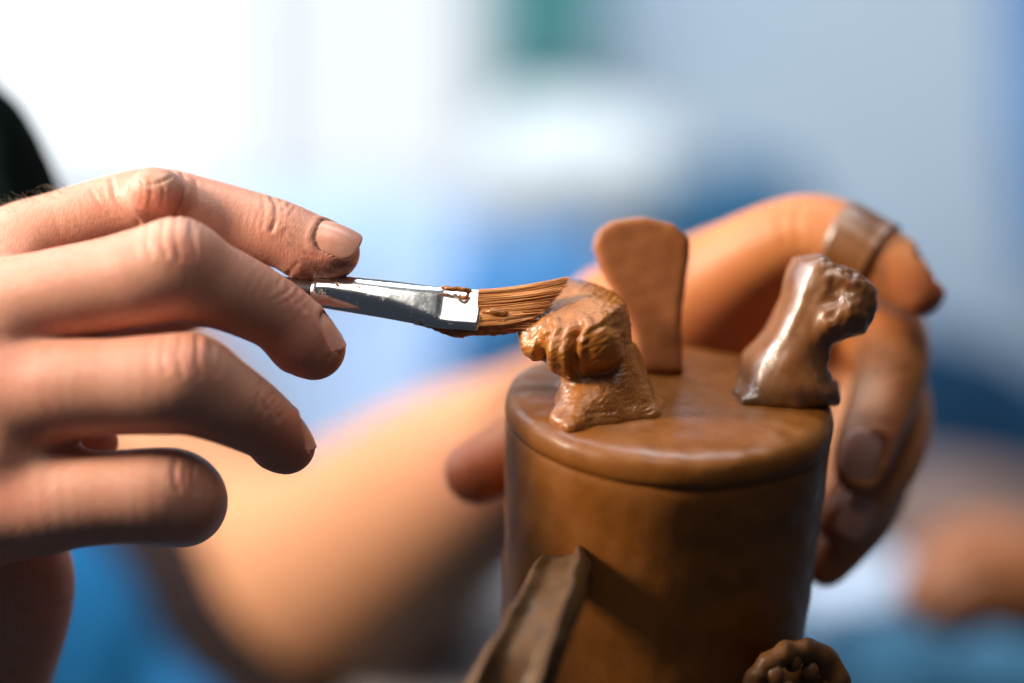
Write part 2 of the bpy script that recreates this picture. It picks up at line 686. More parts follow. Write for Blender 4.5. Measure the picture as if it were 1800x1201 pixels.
# ================================================================== THE HAND THAT HOLDS THE BRUSH
def brush_hand():
    h = 0.46
    lo = P(-375, 1500, 0) + np.array([0, 0, -32])
    hi = P(670, 265, 0) + np.array([0, 0, 62])
    vol = Vol(lo, hi, h)
    pal = vol.full()
    for rows, k in (
        ([(-190, 540, 12, 95), (-60, 480, 13, 76), (40, 446, 13, 66)], 0),
        ([(-190, 640, -2, 140), (-40, 580, -4, 98)], 6),
        ([(-190, 740, -3, 150), (-20, 700, -7, 100)], 6),
        ([(-190, 880, 6, 150), (-30, 880, -2, 100)], 6),
        ([(-190, 700, 26, 150), (-60, 900, 24, 140), (0, 1020, 22, 128), (-20, 1120, 26, 130), (-70, 1230, 34, 140), (-130, 1330, 40, 150)], 8),
        ([(-60, 640, 36, 120), (60, 640, 34, 90), (110, 700, 32, 80)], 8),
        ([(-40, 560, -3, 92), (40, 548, -4, 80)], 5), ([(-40, 695, -6, 98), (60, 690, -7, 84)], 5), ([(-40, 880, -4, 98), (70, 880, -6, 82)], 5),
        ([(0, 790, 8, 60), (100, 785, 12, 40), (176, 778, 14, 30)], 5), ([(-140, 640, -14, 80), (0, 616, -15, 52), (70, 606, -9, 30)], 6), ([(-140, 800, -14, 80), (0, 790, -16, 56), (86, 784, -11, 34)], 6), ([(-140, 510, 4, 60), (-10, 470, 4, 40), (40, 455, 4, 22)], 5), ([(-40, 480, 12, 60), (20, 470, 12, 50)], 5),
    ):
        sl, d = tube_block(vol, chain(rows, 3), 9)
        put(pal, sl, d, k)
    R = pal.copy()
    fingers = {
        'index': [(-120, 512, 13, 80), (-20, 462, 13, 74), (80, 416, 12, 71), (190, 378, 11, 67), (272, 363, 10, 68), (345, 373, 9, 63), (430, 396, 7, 62),
                  (490, 411, 5, 59), (545, 431, 4, 55), (584, 443, 3, 49)],
        'middle': [(-120, 600, -8, 104), (-20, 560, -10, 92), (80, 527, -12, 86), (190, 503, -14, 85), (258, 488, -15, 89), (308, 480, -15, 88), (360, 496, -13.5, 78),
                   (415, 517, -11, 71), (480, 550, -7.5, 64), (527, 585, -5, 59), (559, 610, -3.5, 47)],
        'ring': [(-120, 720, -11, 100), (0, 694, -13, 92), (100, 684, -16, 91), (200, 680, -18, 86), (290, 676, -19, 89), (340, 682, -18, 85), (395, 706, -15.5, 75),
                 (450, 737, -10, 64), (492, 767, -5, 53), (511, 784, -3, 42)],
        'little': [(-120, 900, -8, 100), (0, 888, -10, 92), (100, 880, -13, 88), (200, 874, -15, 82), (285, 871, -15, 85), (314, 876, -12, 83), (322, 888, -3, 74), (300, 900, 10, 62),
                   (250, 905, 26, 52)],
        'thumb': [(20, 640, 40, 100), (180, 580, 40, 76), (300, 530, 36, 64), (380, 500, 30, 58), (430, 490, 24, 50)],
    }
    for f, rows in fingers.items():
        sl, d = tube_block(vol, chain(rows, 4), 9)
        s = smin(pal[sl], d, 7.0)
        R[sl] = smin(R[sl], s, 0.9)
    # knuckle bosses and finger pads
    for rows, k in (
        ([(268, 338, -1, 44), (280, 340, -1, 44)], 5), ([(316, 446, -18, 56), (328, 452, -18, 54)], 5),
        ([(338, 652, -22, 54), (348, 656, -21, 52)], 5), ([(545, 450, 6, 46), (560, 455, 6, 40)], 4), ([(530, 610, -5, 50), (548, 622, -4, 42)], 4),
        ([(488, 785, -2, 42), (496, 790, -2, 38)], 4),
    ):
        sl, d = tube_block(vol, chain(rows, 2), 6)
        put(R, sl, d, k)
    v, q = nets(R, vol)
    q = orient(v, q)
    v = relax(v, q, 3, 0.5)
    def on(x, y, z, r, t, n, lu, lv, rn, k=0.97):
        n = np.asarray(n, float) / np.linalg.norm(n)
        return NailSpec(P(x, y, z) + n * R_(r, z) * k, t, n, lu, lv, rn)
    nails = [
        on(588, 441, 3, 50, (0.93, -0.36, -0.05), (0.22, 0.55, -0.80), 5.0, 4.4, 5.4),
        on(551, 603, -3.8, 51, (0.56, -0.80, 0.12), (0.76, 0.50, -0.42), 4.6, 4.0, 5.0),
        on(505, 776, -2.4, 45, (0.50, -0.85, 0.10), (0.82, 0.44, -0.36), 4.2, 3.8, 4.6),
    ]
    cr = [
        # index: knuckle
        ([(196, 318), (202, 345), (218, 368), (245, 392)], 4, 0.34), ([(320, 302), (326, 330), (322, 356), (308, 380)], 4, 0.32),
        ([(246, 318), (262, 326), (280, 322), (300, 312)], 3, 0.14), ([(282, 318), (288, 340), (284, 362)], 3, 0.2), ([(262, 340), (282, 345), (304, 336)], 3, 0.1), ([(262, 312), (266, 335), (262, 360)], 2.5, 0.12),
        ([(222, 322), (228, 348), (246, 372), (275, 386)], 3, 0.16), ([(160, 335), (176, 360), (195, 378)], 3, 0.14), ([(345, 318), (350, 345), (346, 372)], 3, 0.12),
        # index: last joint
        ([(478, 345), (486, 362), (486, 385), (478, 405)], 4, 0.30), ([(492, 350), (498, 372), (496, 395)], 3, 0.18), ([(462, 345), (466, 375), (460, 400)], 3, 0.14),
        ([(505, 400), (520, 418), (545, 430)], 3, 0.10), ([(510, 430), (530, 445), (560, 452)], 3, 0.10),
        # middle
        ([(288, 388), (284, 420), (292, 450)], 4, 0.20), ([(310, 384), (308, 420), (316, 455)], 4, 0.22), ([(336, 392), (338, 425), (344, 455)], 4, 0.18), ([(262, 394), (258, 425), (264, 452)], 4, 0.14),
        ([(508, 482), (506, 510), (520, 535)], 4, 0.18), ([(522, 492), (524, 520), (538, 545)], 4, 0.18), ([(496, 478), (490, 505), (500, 530)], 3, 0.12),
        # ring
        ([(318, 592), (312, 625), (320, 660)], 4, 0.22), ([(346, 592), (346, 628), (352, 662)], 4, 0.22), ([(370, 602), (374, 632), (380, 660)], 4, 0.18), ([(290, 592), (284, 625), (290, 655)], 4, 0.14),
        ([(462, 672), (456, 700), (466, 722)], 4, 0.16), ([(484, 692), (480, 716), (490, 738)], 4, 0.14),
        # little
        ([(310, 800), (306, 830), (312, 860)], 5, 0.14), ([(338, 812), (338, 840), (346, 866)], 5, 0.14),
    ]
    rr = random.Random(4)
    for (x, y, an, n_, sp, ln, dp) in ((288, 345, 0.06, 7, 13, 34, 0.07), (484, 378, 0.45, 7, 9, 30, 0.08), (315, 420, 0.08, 8, 13, 40, 0.10), (520, 515, 0.75, 8, 9, 34, 0.10), (345, 625, 0.12, 8, 13, 38, 0.10),
                                      (474, 700, 0.75, 8, 9, 30, 0.10), (325, 830, 0.15, 6, 12, 34, 0.08), (400, 370, 0.25, 9, 15, 30, 0.035), (420, 480, 0.55, 9, 15, 36, 0.04), (150, 365, -0.3, 8, 16, 30, 0.03)):
        for k in range(n_):
            o_ = (k - (n_ - 1) / 2) * sp + rr.uniform(-3, 3)
            cx, cy = x + math.cos(an) * o_, y + math.sin(an) * o_
            l_ = ln * rr.uniform(0.6, 1.1)
            sh = rr.uniform(-8, 8)
            px_, py_ = -math.sin(an), math.cos(an)
            bow = -6 * (1 if o_ < 0 else -1) * rr.uniform(0.4, 1)
            cr.append(([(cx + px_ * (sh - l_), cy + py_ * (sh - l_)), (cx + math.cos(an) * -bow, cy + math.sin(an) * -bow + sh), (cx + px_ * (sh + l_), cy + py_ * (sh + l_))], rr.uniform(2.2, 3.2), dp * rr.uniform(0.6, 1.2)))
    bl = [
        ('red', (276, 352, 42, 38, 0), 0.55), ('pale', (285, 318, 26, 18, 0), 0.5), ('red', (480, 400, 45, 40, 0), 0.35), ('red', (560, 455, 60, 30, 0.3), 0.5),
        ('red', (330, 440, 48, 40, 0.4), 0.55), ('pale', (300, 400, 55, 20, 0.1), 0.35), ('red', (535, 600, 60, 50, 0.8), 0.6), ('red', (525, 525, 30, 30, 0), 0.3),
        ('red', (350, 625, 34, 42, 0.2), 0.55), ('pale', (400, 640, 40, 22, 0.6), 0.25), ('red', (500, 770, 40, 50, 0.5), 0.55), ('red', (330, 840, 26, 28, 0), 0.5),
        ('dirt', (598, 466, 34, 7, 0.05), 0.9), ('dirt', (570, 474, 40, 12, 0.1), 0.7), ('dirt', (552, 484, 30, 10, 0.2), 0.8), ('dirt', (574, 388, 18, 3.0, 0.2), 0.8), ('dirt', (470, 635, 18, 5, 0.4), 0.25),
        ('red', (20, 640, 50, 60, 0), 0.4), ('red', (20, 880, 50, 40, 0), 0.35), ('dirt', (402, 655, 8, 12, 0.3), 0.2),
    ]
    v, at = finger_dress(v, q, nails, cr, bl)
    o = link('hand', v, q, SKIN, attrs=at)
    tag(o, 'hand with four curled fingers pinching the paintbrush, back of the hand towards the camera', 'hand')
    for s in nails:
        s.mesh('fingernail', o)
    # fine hairs on the back of the index finger
    vs, fs = [], []
    for i in range(46):
        x = 10 + 110 * random.random()
        y = 372 - 0.36 * x + random.uniform(0, 12)
        z = 11 - random.uniform(0, 6)
        L = random.uniform(18, 42)
        an = math.radians(random.uniform(115, 165))
        pts = []
        for k in range(5):
            t = k / 4
            a2 = an + 0.5 * t * random.uniform(-0.3, 1)
            pts.append(P(x + math.cos(a2) * L * t, y - math.sin(a2) * L * t * 0.75, z))
        for k, p in enumerate(pts):
            r = 0.045 * (1 - 0.8 * k / 4)
            for j in range(3):
                th = j * 2.094
                vs.append(p + np.array([math.cos(th) * r, math.sin(th) * r, math.sin(th + 1) * r]))
        b = len(vs) - 15
        for k in range(4):
            for j in range(3):
                a = b + k * 3 + j
                c = b + k * 3 + (j + 1) % 3
                fs.append((a, c, c + 3, a + 3))
    hm, nt, bb = mat('body_hair')
    bb.inputs['Base Color'].default_value = (0.33, 0.24, 0.17, 1)
    ho = link('fine_hair', np.array(vs), np.array(fs), hm, o)
    ho['kind'] = 'stuff'
    return o


# ================================================================== THE ARM AND HAND THAT HOLD THE POT
def holding_arm():
    h = 0.9
    lo = P(1240, 1100, 40) * 0
    lo = np.array([-235.0, -180.0, 14.0])
    hi = np.array([116.0, 60.0, 570.0])
    # forearm: a coarser volume of its own would leave a seam, so one volume at 1.1 mm
    vol = Vol(lo, hi, 1.42)
    pal = vol.full()
    for rows, k, zs in (
        ([(175, 590, 496, 178), (260, 760, 490, 200), (420, 980, 460, 204), (540, 1015, 425, 208), (640, 970, 385, 204), (790, 862, 310, 180), (930, 766, 215, 132), (1050, 668, 140, 106), (1112, 592, 95, 100)], 0, 1.0),
        ([(1090, 590, 84, 105), (1180, 560, 78, 106), (1270, 524, 78, 104)], 14, 1.0),
        ([(1150, 620, 92, 130), (1280, 640, 100, 150), (1420, 620, 96, 150)], 14, 1.0),
        ([(1100, 640, 80, 110), (1120, 700, 78, 80)], 10, 1.0),
        ([(1480, 700, 78, 60), (1472, 820, 72, 52), (1462, 900, 70, 44)], 10, 1.0),
    ):
        sl, d = tube_block(vol, chain(rows, 9), 16, zs)
        put(pal, sl, d, k)
    R = pal.copy()
    fingers = [
        [(1180, 562, 76, 110), (1270, 494, 68, 94), (1360, 436, 60, 80), (1432, 413, 55, 72), (1490, 428, 51, 68), (1545, 458, 48, 63), (1590, 486, 46, 58), (1614, 508, 45, 50)],
        [(1380, 560, 92, 95), (1490, 540, 78, 88), (1556, 590, 62, 74), (1566, 650, 52, 66), (1546, 720, 44, 60), (1522, 785, 38, 54), (1508, 825, 36, 44)],
        [(1400, 640, 98, 95), (1520, 660, 82, 86), (1570, 730, 68, 70), (1562, 800, 56, 62), (1520, 866, 48, 57), (1482, 914, 44, 50)],
        [(1400, 720, 100, 90), (1510, 780, 86, 76), (1540, 840, 74, 62), (1514, 910, 62, 56), (1474, 962, 54, 50), (1452, 990, 52, 44)],
        [(1100, 640, 80, 90), (1040, 670, 68, 78), (960, 740, 56, 68), (890, 798, 48, 64), (838, 828, 44, 60)],
    ]
    for rows in fingers:
        sl, d = tube_block(vol, chain(rows, 4), 12)
        s = smin(pal[sl], d, 9.0)
        R[sl] = smin(R[sl], s, 1.2)
    v, q = nets(R, vol)
    q = orient(v, q)
    v2 = relax(v, q, 40, 0.5)
    px, _ = topx(v)
    f = np.clip((1000 - px) / 120, 0, 1)[:, None] * (v[:, 2:3] > 90)
    v = relax(v, q, 3, 0.5) * (1 - f) + v2 * f
    nails = [
        NailSpec(P(1511, 800, 38) + np.array([0.3, 0, -6.6]), (-0.28, -0.95, -0.1), (0.12, -0.05, -0.99), 6.0, 4.9, 6.2),
        NailSpec(P(1618, 482, 46) + np.array([0, 0, -1]), (0.68, -0.72, 0), (0.74, 0.62, -0.10), 5.6, 4.8, 6.0),
        NailSpec(P(1496, 905, 44) + np.array([0.6, 0, -6.2]), (-0.5, -0.85, -0.1), (0.10, -0.05, -0.99), 5.2, 4.4, 6.0),
    ]
    cr = [([(1540, 425), (1536, 470), (1546, 520)], 5, 0.4), ([(1405, 352), (1398, 390), (1404, 430)], 6, 0.3), ([(1380, 358), (1374, 390), (1380, 430)], 6, 0.25),
          ([(1540, 650), (1570, 655), (1600, 650)], 6, 0.3), ([(1500, 735), (1530, 745), (1570, 745)], 6, 0.25)]
    bl = [('pale', (1530, 690, 36, 40, 0), 0.55), ('clay', (1490, 760, 40, 90, 0.2), 0.6), ('red', (1510, 805, 30, 50, 0), 0.4), ('clay', (1580, 640, 26, 60, 0), 0.35), ('clay', (1500, 930, 40, 30, 0), 0.4), ('red', (1570, 760, 40, 90, 0), 0.5), ('dirt', (1470, 800, 12, 80, 0), 0.6), ('red', (1610, 520, 50, 45, 0), 0.5),  # first pale spot paints the finger's highlight into the skin
          ('red', (1300, 590, 110, 80, 0), 0.6), ('red', (830, 830, 90, 80, 0), 0.9), ('dirt', (850, 850, 40, 40, 0), 0.35), ('dirt', (1560, 545, 60, 12, 0.3), 0.7),
          ('dirt', (1660, 500, 8, 40, -0.4), 0.7), ('dirt', (1550, 480, 7, 70, -0.1), 0.9), ('red', (1480, 920, 60, 80, 0), 0.7), ('dirt', (1470, 900, 30, 90, 0.3), 0.5)]
    v, at = finger_dress(v, q, nails, cr, bl)
    px, py = topx(v)
    at['pale'] = np.maximum(at['pale'], 0.25 * np.clip((960 - px) / 160, 0, 1) * (v[:, 2] > 110))  # forearm paled, cool light on it put into the skin colour
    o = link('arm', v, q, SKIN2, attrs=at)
    tag(o, 'bare forearm behind the clay pot, its hand wrapped round the pot', 'arm')
    for s in nails:
        s.mesh('fingernail', o)
    # dark folded body added at the elbow, standing in for the arm's shade
    ch = chain([(60, 850, 430, 110), (180, 925, 420, 104), (295, 1030, 408, 96), (400, 1145, 398, 96), (520, 1270, 400, 120)], 4)
    vol = Vol((ch[:, :3] - ch[:, 3:4]).min(0) - 8, (ch[:, :3] + ch[:, 3:4]).max(0) + 8, 2.0)
    F = vol.full()
    sl, d = tube_block(vol, ch, 6)
    put(F, sl, d, 0)
    vv, qq = nets(F, vol)
    qq = orient(vv, qq)
    vv = relax(vv, qq, 2, 0.5)
    vv = vv + normals(vv, qq) * (1.6 * lump_noise(vv, 22, 61))[:, None]
    link('elbow_shade', vv, qq, cloth_mat('elbow_shade_dark', (0.018, 0.012, 0.012), (0.035, 0.024, 0.024), 20, 0.95, 0.1), o)
    # band of drying clay round the index finger
    ch = chain(fingers[0], 10)
    px = ch[:, 0] / (S * (D + ch[:, 2]) / D) + 900
    sel = ch[(px > 1470) & (px < 1548)]
    vs, fs = [], []
    ns = 40
    m = len(sel)
    for i in range(m):
        t = sel[min(i + 1, m - 1), :3] - sel[max(i - 1, 0), :3]
        t /= np.linalg.norm(t)
        a = np.cross(t, (0, 0, 1))
        a /= np.linalg.norm(a)
        b = np.cross(t, a)
        e = 0.55 + 0.45 * (i / (m - 1)) ** 6
        if i == 0:
            e = -0.5
        for j in range(ns):
            th = j / ns * 2 * math.pi
            r = sel[i, 3] + e + 0.12 * math.sin(3 * th + i * .4)
            vs.append(sel[i, :3] + (a * math.cos(th) + b * math.sin(th)) * r)
    # turn the mouth of the band inwards
    t = sel[-1, :3] - sel[-2, :3]
    for j in range(ns):
        c = sel[-1, :3]
        vs.append(c + (np.array(vs[(m - 1) * ns + j]) - c) * 0.86)
    for i in range(m):
        for j in range(ns):
            a, b = i * ns + j, i * ns + (j + 1) % ns
            fs.append((a, b, b + ns, a + ns))
    band = link('clay_band', np.array(vs), np.array(fs), CLAY_FOOT, o)
    band['label'] = 'brown band of drying clay round the index finger'
    return o


# ================================================================== THE CLAY POT
POT_C = P(1178, 692, 12)                                    # centre of the upper face
AX = np.array([0.048, math.cos(math.radians(20)), -math.sin(math.radians(20))])
AX /= np.linalg.norm(AX)
E1 = np.cross((0, 0, 1.0), AX)
E1 = -E1 / np.linalg.norm(E1) if E1[0] * -1 > 0 else E1 / np.linalg.norm(E1)
E2 = np.cross(AX, E1)
if E2[2] < 0:
    E2 = -E2                                               # away from the camera
RP = R_(290, 12)


def on_top(px, py):
    """where the sight line through a pixel meets the pot's upper face"""
    a, b = P(px, py, 0), P(px, py, 100)
    d = b - a
    t = ((POT_C - a) @ AX) / (d @ AX)
    return a + d * t


def clay_pot():
    root = empty('clay_pot', W(POT_C - AX * 92))
    tag(root, 'upturned brown clay pot with three sculpted feet, held in both hands', 'pot')
    root['label'] = 'upturned brown clay pot with three sculpted feet, gripped by the hand behind it'
    prof = [(0.0, 0.0), (0.3, 0.05), (0.55, 0.02), (0.74, -0.02), (0.82, -0.14), (0.89, -0.45), (0.945, -1.1), (0.978, -2.0), (0.992, -3.1), (0.998, -4.2), (1.000, -5.2), (0.998, -6.0), (0.993, -6.5), (0.985, -6.9), (0.982, -7.2), (0.985, -7.6),
            (0.991, -8.2), (0.993, -9.5), (0.992, -11), (0.988, -15), (0.975, -22), (0.966, -32), (0.958, -44), (0.95, -58), (0.945, -74), (0.95, -86), (0.955, -91), (0.93, -92), (0.90, -91), (0.89, -80)]
    ns = 220
    vs, fs = [], []
    fine = []
    for (r0, h0), (r1, h1) in zip(prof[:-1], prof[1:]):
        n = max(1, int(abs(h1 - h0) / 1.6), int(abs(r1 - r0) * 18))
        for k in range(n):
            fine.append((r0 + (r1 - r0) * k / n, h0 + (h1 - h0) * k / n))
    fine.append(prof[-1])
    fine = fine[1:]
    for r, hh in fine:
        for j in range(ns):
            th = j / ns * 2 * math.pi
            vs.append((r * RP, th, hh))
    vs = np.array(vs)
    r, th, hh = vs[:, 0], vs[:, 1], vs[:, 2]
    wob = 0.22 * np.sin(3 * th + 0.7) + 0.14 * np.sin(7 * th + hh * 0.12) + 0.05 * np.sin(23 * th + hh * .7)
    r = r + wob * (r / RP) ** 3
    hh = hh + (0.22 * np.sin(2 * th + 1) + 0.10 * np.sin(5 * th) + 0.05 * np.sin(31 * th)) * np.clip(r / RP, 0, 1) ** 3 * (hh > -12) + 0.05 * np.sin(r * 1.9) * (hh > -1)
    v = POT_C + np.outer(r * np.cos(th), E1) + np.outer(r * np.sin(th), E2) + np.outer(hh, AX)
    rad = np.outer(np.cos(th), E1) + np.outer(np.sin(th), E2)
    side = np.clip((-hh - 7.5) / 3, 0, 1)
    v = v + rad * (side * (0.22 * lump_noise(v, 20, 71) + 0.10 * lump_noise(v, 8, 72)))[:, None] + np.outer((1 - side) * np.clip(r / RP, 0, 1) * (0.16 * lump_noise(v, 11, 73)), AX)
    n = len(fine)
    for i in range(n - 1):
        for j in range(ns):
            a, b = i * ns + j, i * ns + (j + 1) % ns
            fs.append((a, b, b + ns, a + ns))
    v = np.vstack([v, POT_C[None, :]])
    c = len(v) - 1
    for j in range(0, ns, 2):
        fs.append((c, (j + 2) % ns, j + 1, j))
    hx = np.append(hh, 0.0)
    wet = np.clip((hx + 2.2) / 1.6, 0, 1)
    link('body', v, fs, CLAY_BODY, root, attrs={'wet': wet})

    # ---------------- front foot: a paw, sole upwards, toes to the left
    vol = Vol(P(890, 780, 0) + np.array([0, 0, -18]), P(1190, 460, 0) + np.array([0, 0, 28]), 0.32)
    F = vol.full()
    # ankle: splayed block standing on the pot
    b0 = [on_top(972, 736), on_top(1003, 754), on_top(1154, 731), on_top(1163, 712), on_top(1120, 664), on_top(984, 676)]
    b0 = [p - AX * 0.8 for p in b0]
    b1 = [p + AX * 2.6 for p in b0]
    t0 = [P(978, 640, -1 + 5), P(1002, 640, -5 + 5), P(1112, 600, -4 + 5), P(1119, 590, 4 + 5), P(1060, 590, 10 + 5), P(984, 620, 6 + 5)]
    sl, d = hull_dist(vol, np.array(b0 + b1 + t0), 2.4, 6)
    put(F, sl, d, 0)
    for a, b in ((0, 1), (1, 2), (2, 3), (3, 4), (4, 5), (5, 0)):
        pa, pb = b0[a], b0[b]
        c = on_top(1066, 715)
        pull = c - (pa + pb) / 2
        pull = pull / np.linalg.norm(pull) * 0.8
        sl, d = tube_block(vol, np.array([[*(pa + AX * 0.4 + pull * 1.2), 1.0], [*(pb + AX * 0.4 + pull * 1.2), 1.0]]), 6)
        put(F, sl, d, 2.6)
    # head: a blocky paw whose sole slopes towards the camera
    hd = [P(986, 487, 8 + 5), P(1006, 484, 11 + 5), P(1054, 496, 11 + 5), P(1092, 516, 9 + 5), P(1108, 542, 4 + 5), P(1113, 585, -3 + 5), P(1112, 618, -3 + 5), P(1080, 634, -9 + 5), P(1020, 664, -9 + 5), P(978, 656, -7 + 5), P(938, 626, -5 + 5), P(915, 588, -1 + 5), P(918, 570, 2 + 5),
          P(936, 570, -5 + 5), P(966, 580, -9 + 5), P(1014, 574, -13 + 5), P(1066, 552, -12 + 5), P(1101, 536, -7 + 5), P(1040, 610, -14 + 5), P(985, 625, -12 + 5), P(940, 560, 10 + 5), P(1060, 620, 12 + 5), P(975, 640, 8 + 5)]
    sl, d = hull_dist(vol, np.array(hd), 1.3, 6)
    put(F, sl, d, 2.2)
    # three toes: low swellings on the front, parted by two scraped clefts
    for rows, k in (([(930, 586, -2.5, 20), (940, 608, -4.0, 24)], 2.5), ([(976, 594, -8.5, 22), (984, 618, -9.6, 27), (990, 636, -9.0, 24)], 2.5), ([(1036, 590, -11.5, 24), (1056, 602, -11.0, 32), (1062, 614, -10, 30)], 3.0)):
        sl, d = tube_block(vol, chain([(a, b, c + 5, e) for a, b, c, e in rows], 3), 5)
        put(F, sl, d, k)
    v, q = nets(F, vol)
    q = orient(v, q)
    v = relax(v, q, 4, 0.5)
    n = normals(v, q)
    dsp = 0.20 * lump_noise(v, 9, 1) + 0.10 * lump_noise(v, 4, 2)
    px, py = topx(v)
    # clefts between the toes
    front = np.clip(-n[:, 2] * 1.5 + 0.4, 0, 1)
    for pl in ([(966, 574), (958, 596), (952, 622), (955, 645)], [(1020, 572), (1010, 594), (1007, 620), (1012, 655)], [(1104, 540), (1088, 575), (1062, 572)]):
        d = seg2(px, py, pl)
        w_ = 6.5 if pl[0][0] < 1100 else 4.0
        dp = 1.35 if pl[0][0] < 1100 else 0.4
        dsp += front * (-dp * np.exp(-(d / w_) ** 2) + 0.35 * dp * np.exp(-((d - 15) / 8) ** 2))
    # scraped brush strokes in the slip: up and to the right over the head, level on the ankle
    st = lump_noise(np.stack([v @ np.array([0.80, 0.55, 0.2]) * 0.22, v @ np.array([-0.55, 0.80, 0.1]) * 2.2, v[:, 2] * 1.2], 1), 3.0, 3)
    dsp += 0.025 * st
    rs = random.Random(12)
    for k in range(150):
        head = k < 105
        if head:
            x, y = rs.uniform(915, 1105), rs.uniform(492, 640)
            a = math.radians(rs.uniform(18, 48) if rs.random() < 0.8 else rs.uniform(-20, 100))
        else:
            x, y = rs.uniform(975, 1150), rs.uniform(655, 745)
            a = math.radians(rs.uniform(-2, 16))
        l_ = rs.uniform(9, 30)
        d = seg2(px, py, [(x - math.cos(a) * l_, y + math.sin(a) * l_), (x, y + rs.uniform(-2, 2)), (x + math.cos(a) * l_, y - math.sin(a) * l_)])
        am = rs.uniform(0.02, 0.075) * (1 if head else 0.6)
        wd = rs.uniform(2.2, 3.8)
        dsp += np.clip(front + 0.4, 0, 1) * am * (-np.exp(-(d / wd) ** 2) + 0.6 * np.exp(-((d - 2 * wd) / wd) ** 2))
    v = v + n * dsp[:, None]
    f1 = link('foot', v, q, CLAY_WET, root)
    f1['label'] = 'paw foot under the brush, wet with slip'

    # ---------------- right foot: paw seen from the side, toes to the right
    vol = Vol(P(1270, 740, 10) + np.array([0, 0, -16]), P(1560, 430, 10) + np.array([0, 0, 38]), 0.5)
    F = vol.full()
    zb = on_top(1380, 690)[2]
    out = [(1387, 474), (1398, 450), (1440, 446), (1466, 468), (1502, 480), (1535, 508), (1537, 548), (1512, 584), (1482, 596), (1456, 608), (1450, 645), (1472, 704), (1400, 718), (1310, 714), (1291, 692), (1308, 622), (1348, 580), (1372, 530)]
    o2 = np.array([P(a, b, zb)[:2] for a, b in out])
    x, y, z = vol.grid((slice(None),) * 3)
    d2 = poly2(x[:, :, 0], y[:, :, 0], o2)[:, :, None].astype(np.float32)
    hz = np.abs(z - zb) - 10.0
    rr = 4.2
    F = (np.sqrt(np.maximum(d2 + rr, 0) ** 2 + np.maximum(hz + rr, 0) ** 2) + np.minimum(np.maximum(d2 + rr, hz + rr), 0) - rr).astype(np.float32)
    # the long smooth facet on the left that faces the window
    pa = P(1440, 458, zb - 9)
    nn = np.array([-0.68, 0.32, -0.66])
    nn /= np.linalg.norm(nn)
    F = smax(F, (x * nn[0] + y * nn[1] + z * nn[2] - nn @ pa).astype(np.float32), 5.0)
    # waist under the head
    sl, d = tube_block(vol, chain([(1490, 640, zb - 12, 34), (1440, 640, zb - 16, 30)], 3), 6)
    F[sl] = smax(F[sl], -d, 4.0)
    base = [on_top(1300, 692), on_top(1314, 709), on_top(1400, 715), on_top(1464, 701), on_top(1466, 684), on_top(1330, 668), on_top(1300, 692)]
    for pa, pb in zip(base[:-1], base[1:]):
        sl, d = tube_block(vol, np.array([[*(pa + AX * 0.3), 0.9], [*(pb + AX * 0.3), 0.9]]), 6)
        put(F, sl, d, 2.2)
    for rows, k in (([(1492, 545, zb - 9, 26), (1504, 556, zb - 8, 24)], 2.0), ([(1462, 562, zb - 9, 24), (1474, 574, zb - 8, 20)], 2.0), ([(1505, 515, zb - 6, 26)] * 2, 2.0)):
        sl, d = tube_block(vol, chain(rows, 3), 9)
        put(F, sl, d, k)
    for rows in ([(1425, 520, zb - 10, 6), (1400, 575, zb - 11, 7), (1385, 640, zb - 13, 6)], [(1468, 500, zb - 10, 4), (1470, 530, zb - 12, 5), (1462, 556, zb - 12, 4)]):
        sl, d = tube_block(vol, chain(rows, 3), 5)
        F[sl] = smax(F[sl], -d, 2.0)
    v, q = nets(F, vol)
    q = orient(v, q)
    v = relax(v, q, 2, 0.5)
    n = normals(v, q)
    v = v + n * (0.22 * lump_noise(v, 11, 11) + 0.05 * lump_noise(v, 4, 12) + np.clip((topx(v)[0] - 1430) / 40, 0, 1) * (0.35 * lump_noise(v, 6, 13) + 0.15 * lump_noise(v, 3, 14)))[:, None]
    f2 = link('foot', v, q, CLAY_FOOT, root)
    f2['label'] = 'glossy paw foot with toes pointing to the index finger'

    # ---------------- rear foot: flat-backed block, sole edge uppermost
    zs = on_top(1160, 640)[2]
    out = [(1050, 408), (1076, 390), (1130, 382), (1182, 395), (1209, 420), (1209, 455), (1199, 520), (1192, 575), (1199, 655), (1122, 655), (1114, 590), (1086, 530), (1054, 470), (1042, 436)]
    o2 = np.array([P(a, b, zs)[:2] for a, b in out])
    vol = Vol(np.array([*(o2.min(0) - 4), zs - 12]), np.array([*(o2.max(0) + 4), zs + 14]), 0.6)
    x, y, z = vol.grid((slice(None),) * 3)
    d2 = poly2(x[:, :, 0], y[:, :, 0], o2)[:, :, None].astype(np.float32)
    hz = np.abs(z - zs) - 7.5
    rr = 1.3
    F = np.sqrt(np.maximum(d2 + rr, 0) ** 2 + np.maximum(hz + rr, 0) ** 2) + np.minimum(np.maximum(d2 + rr, hz + rr), 0) - rr
    F = F.astype(np.float32)
    v, q = nets(F, vol)
    q = orient(v, q)
    v = relax(v, q, 4, 0.5)
    n = normals(v, q)
    v = v + n * (0.35 * lump_noise(v, 16, 21) + 0.10 * lump_noise(v, 7, 22))[:, None]
    f3 = link('foot', v, q, CLAY_SLAB, root)
    f3['label'] = 'flat dry foot at the back, broad at its top'

    # ---------------- strap handle low on the left, a channel between two raised edges
    path = spline([(*P(994, 958, 8), 0), (*P(986, 988, -10), 0), (*P(970, 1038, -24), 0), (*P(944, 1095, -32), 0), (*P(908, 1170, -37), 0), (*P(868, 1270, -36), 0), (*P(862, 1350, -22), 0), (*P(950, 1400, 6), 0)], 10)[:, :3]
    wide = np.array([0.93, 0.25, -0.10])
    prof = []
    wv = R_(58)
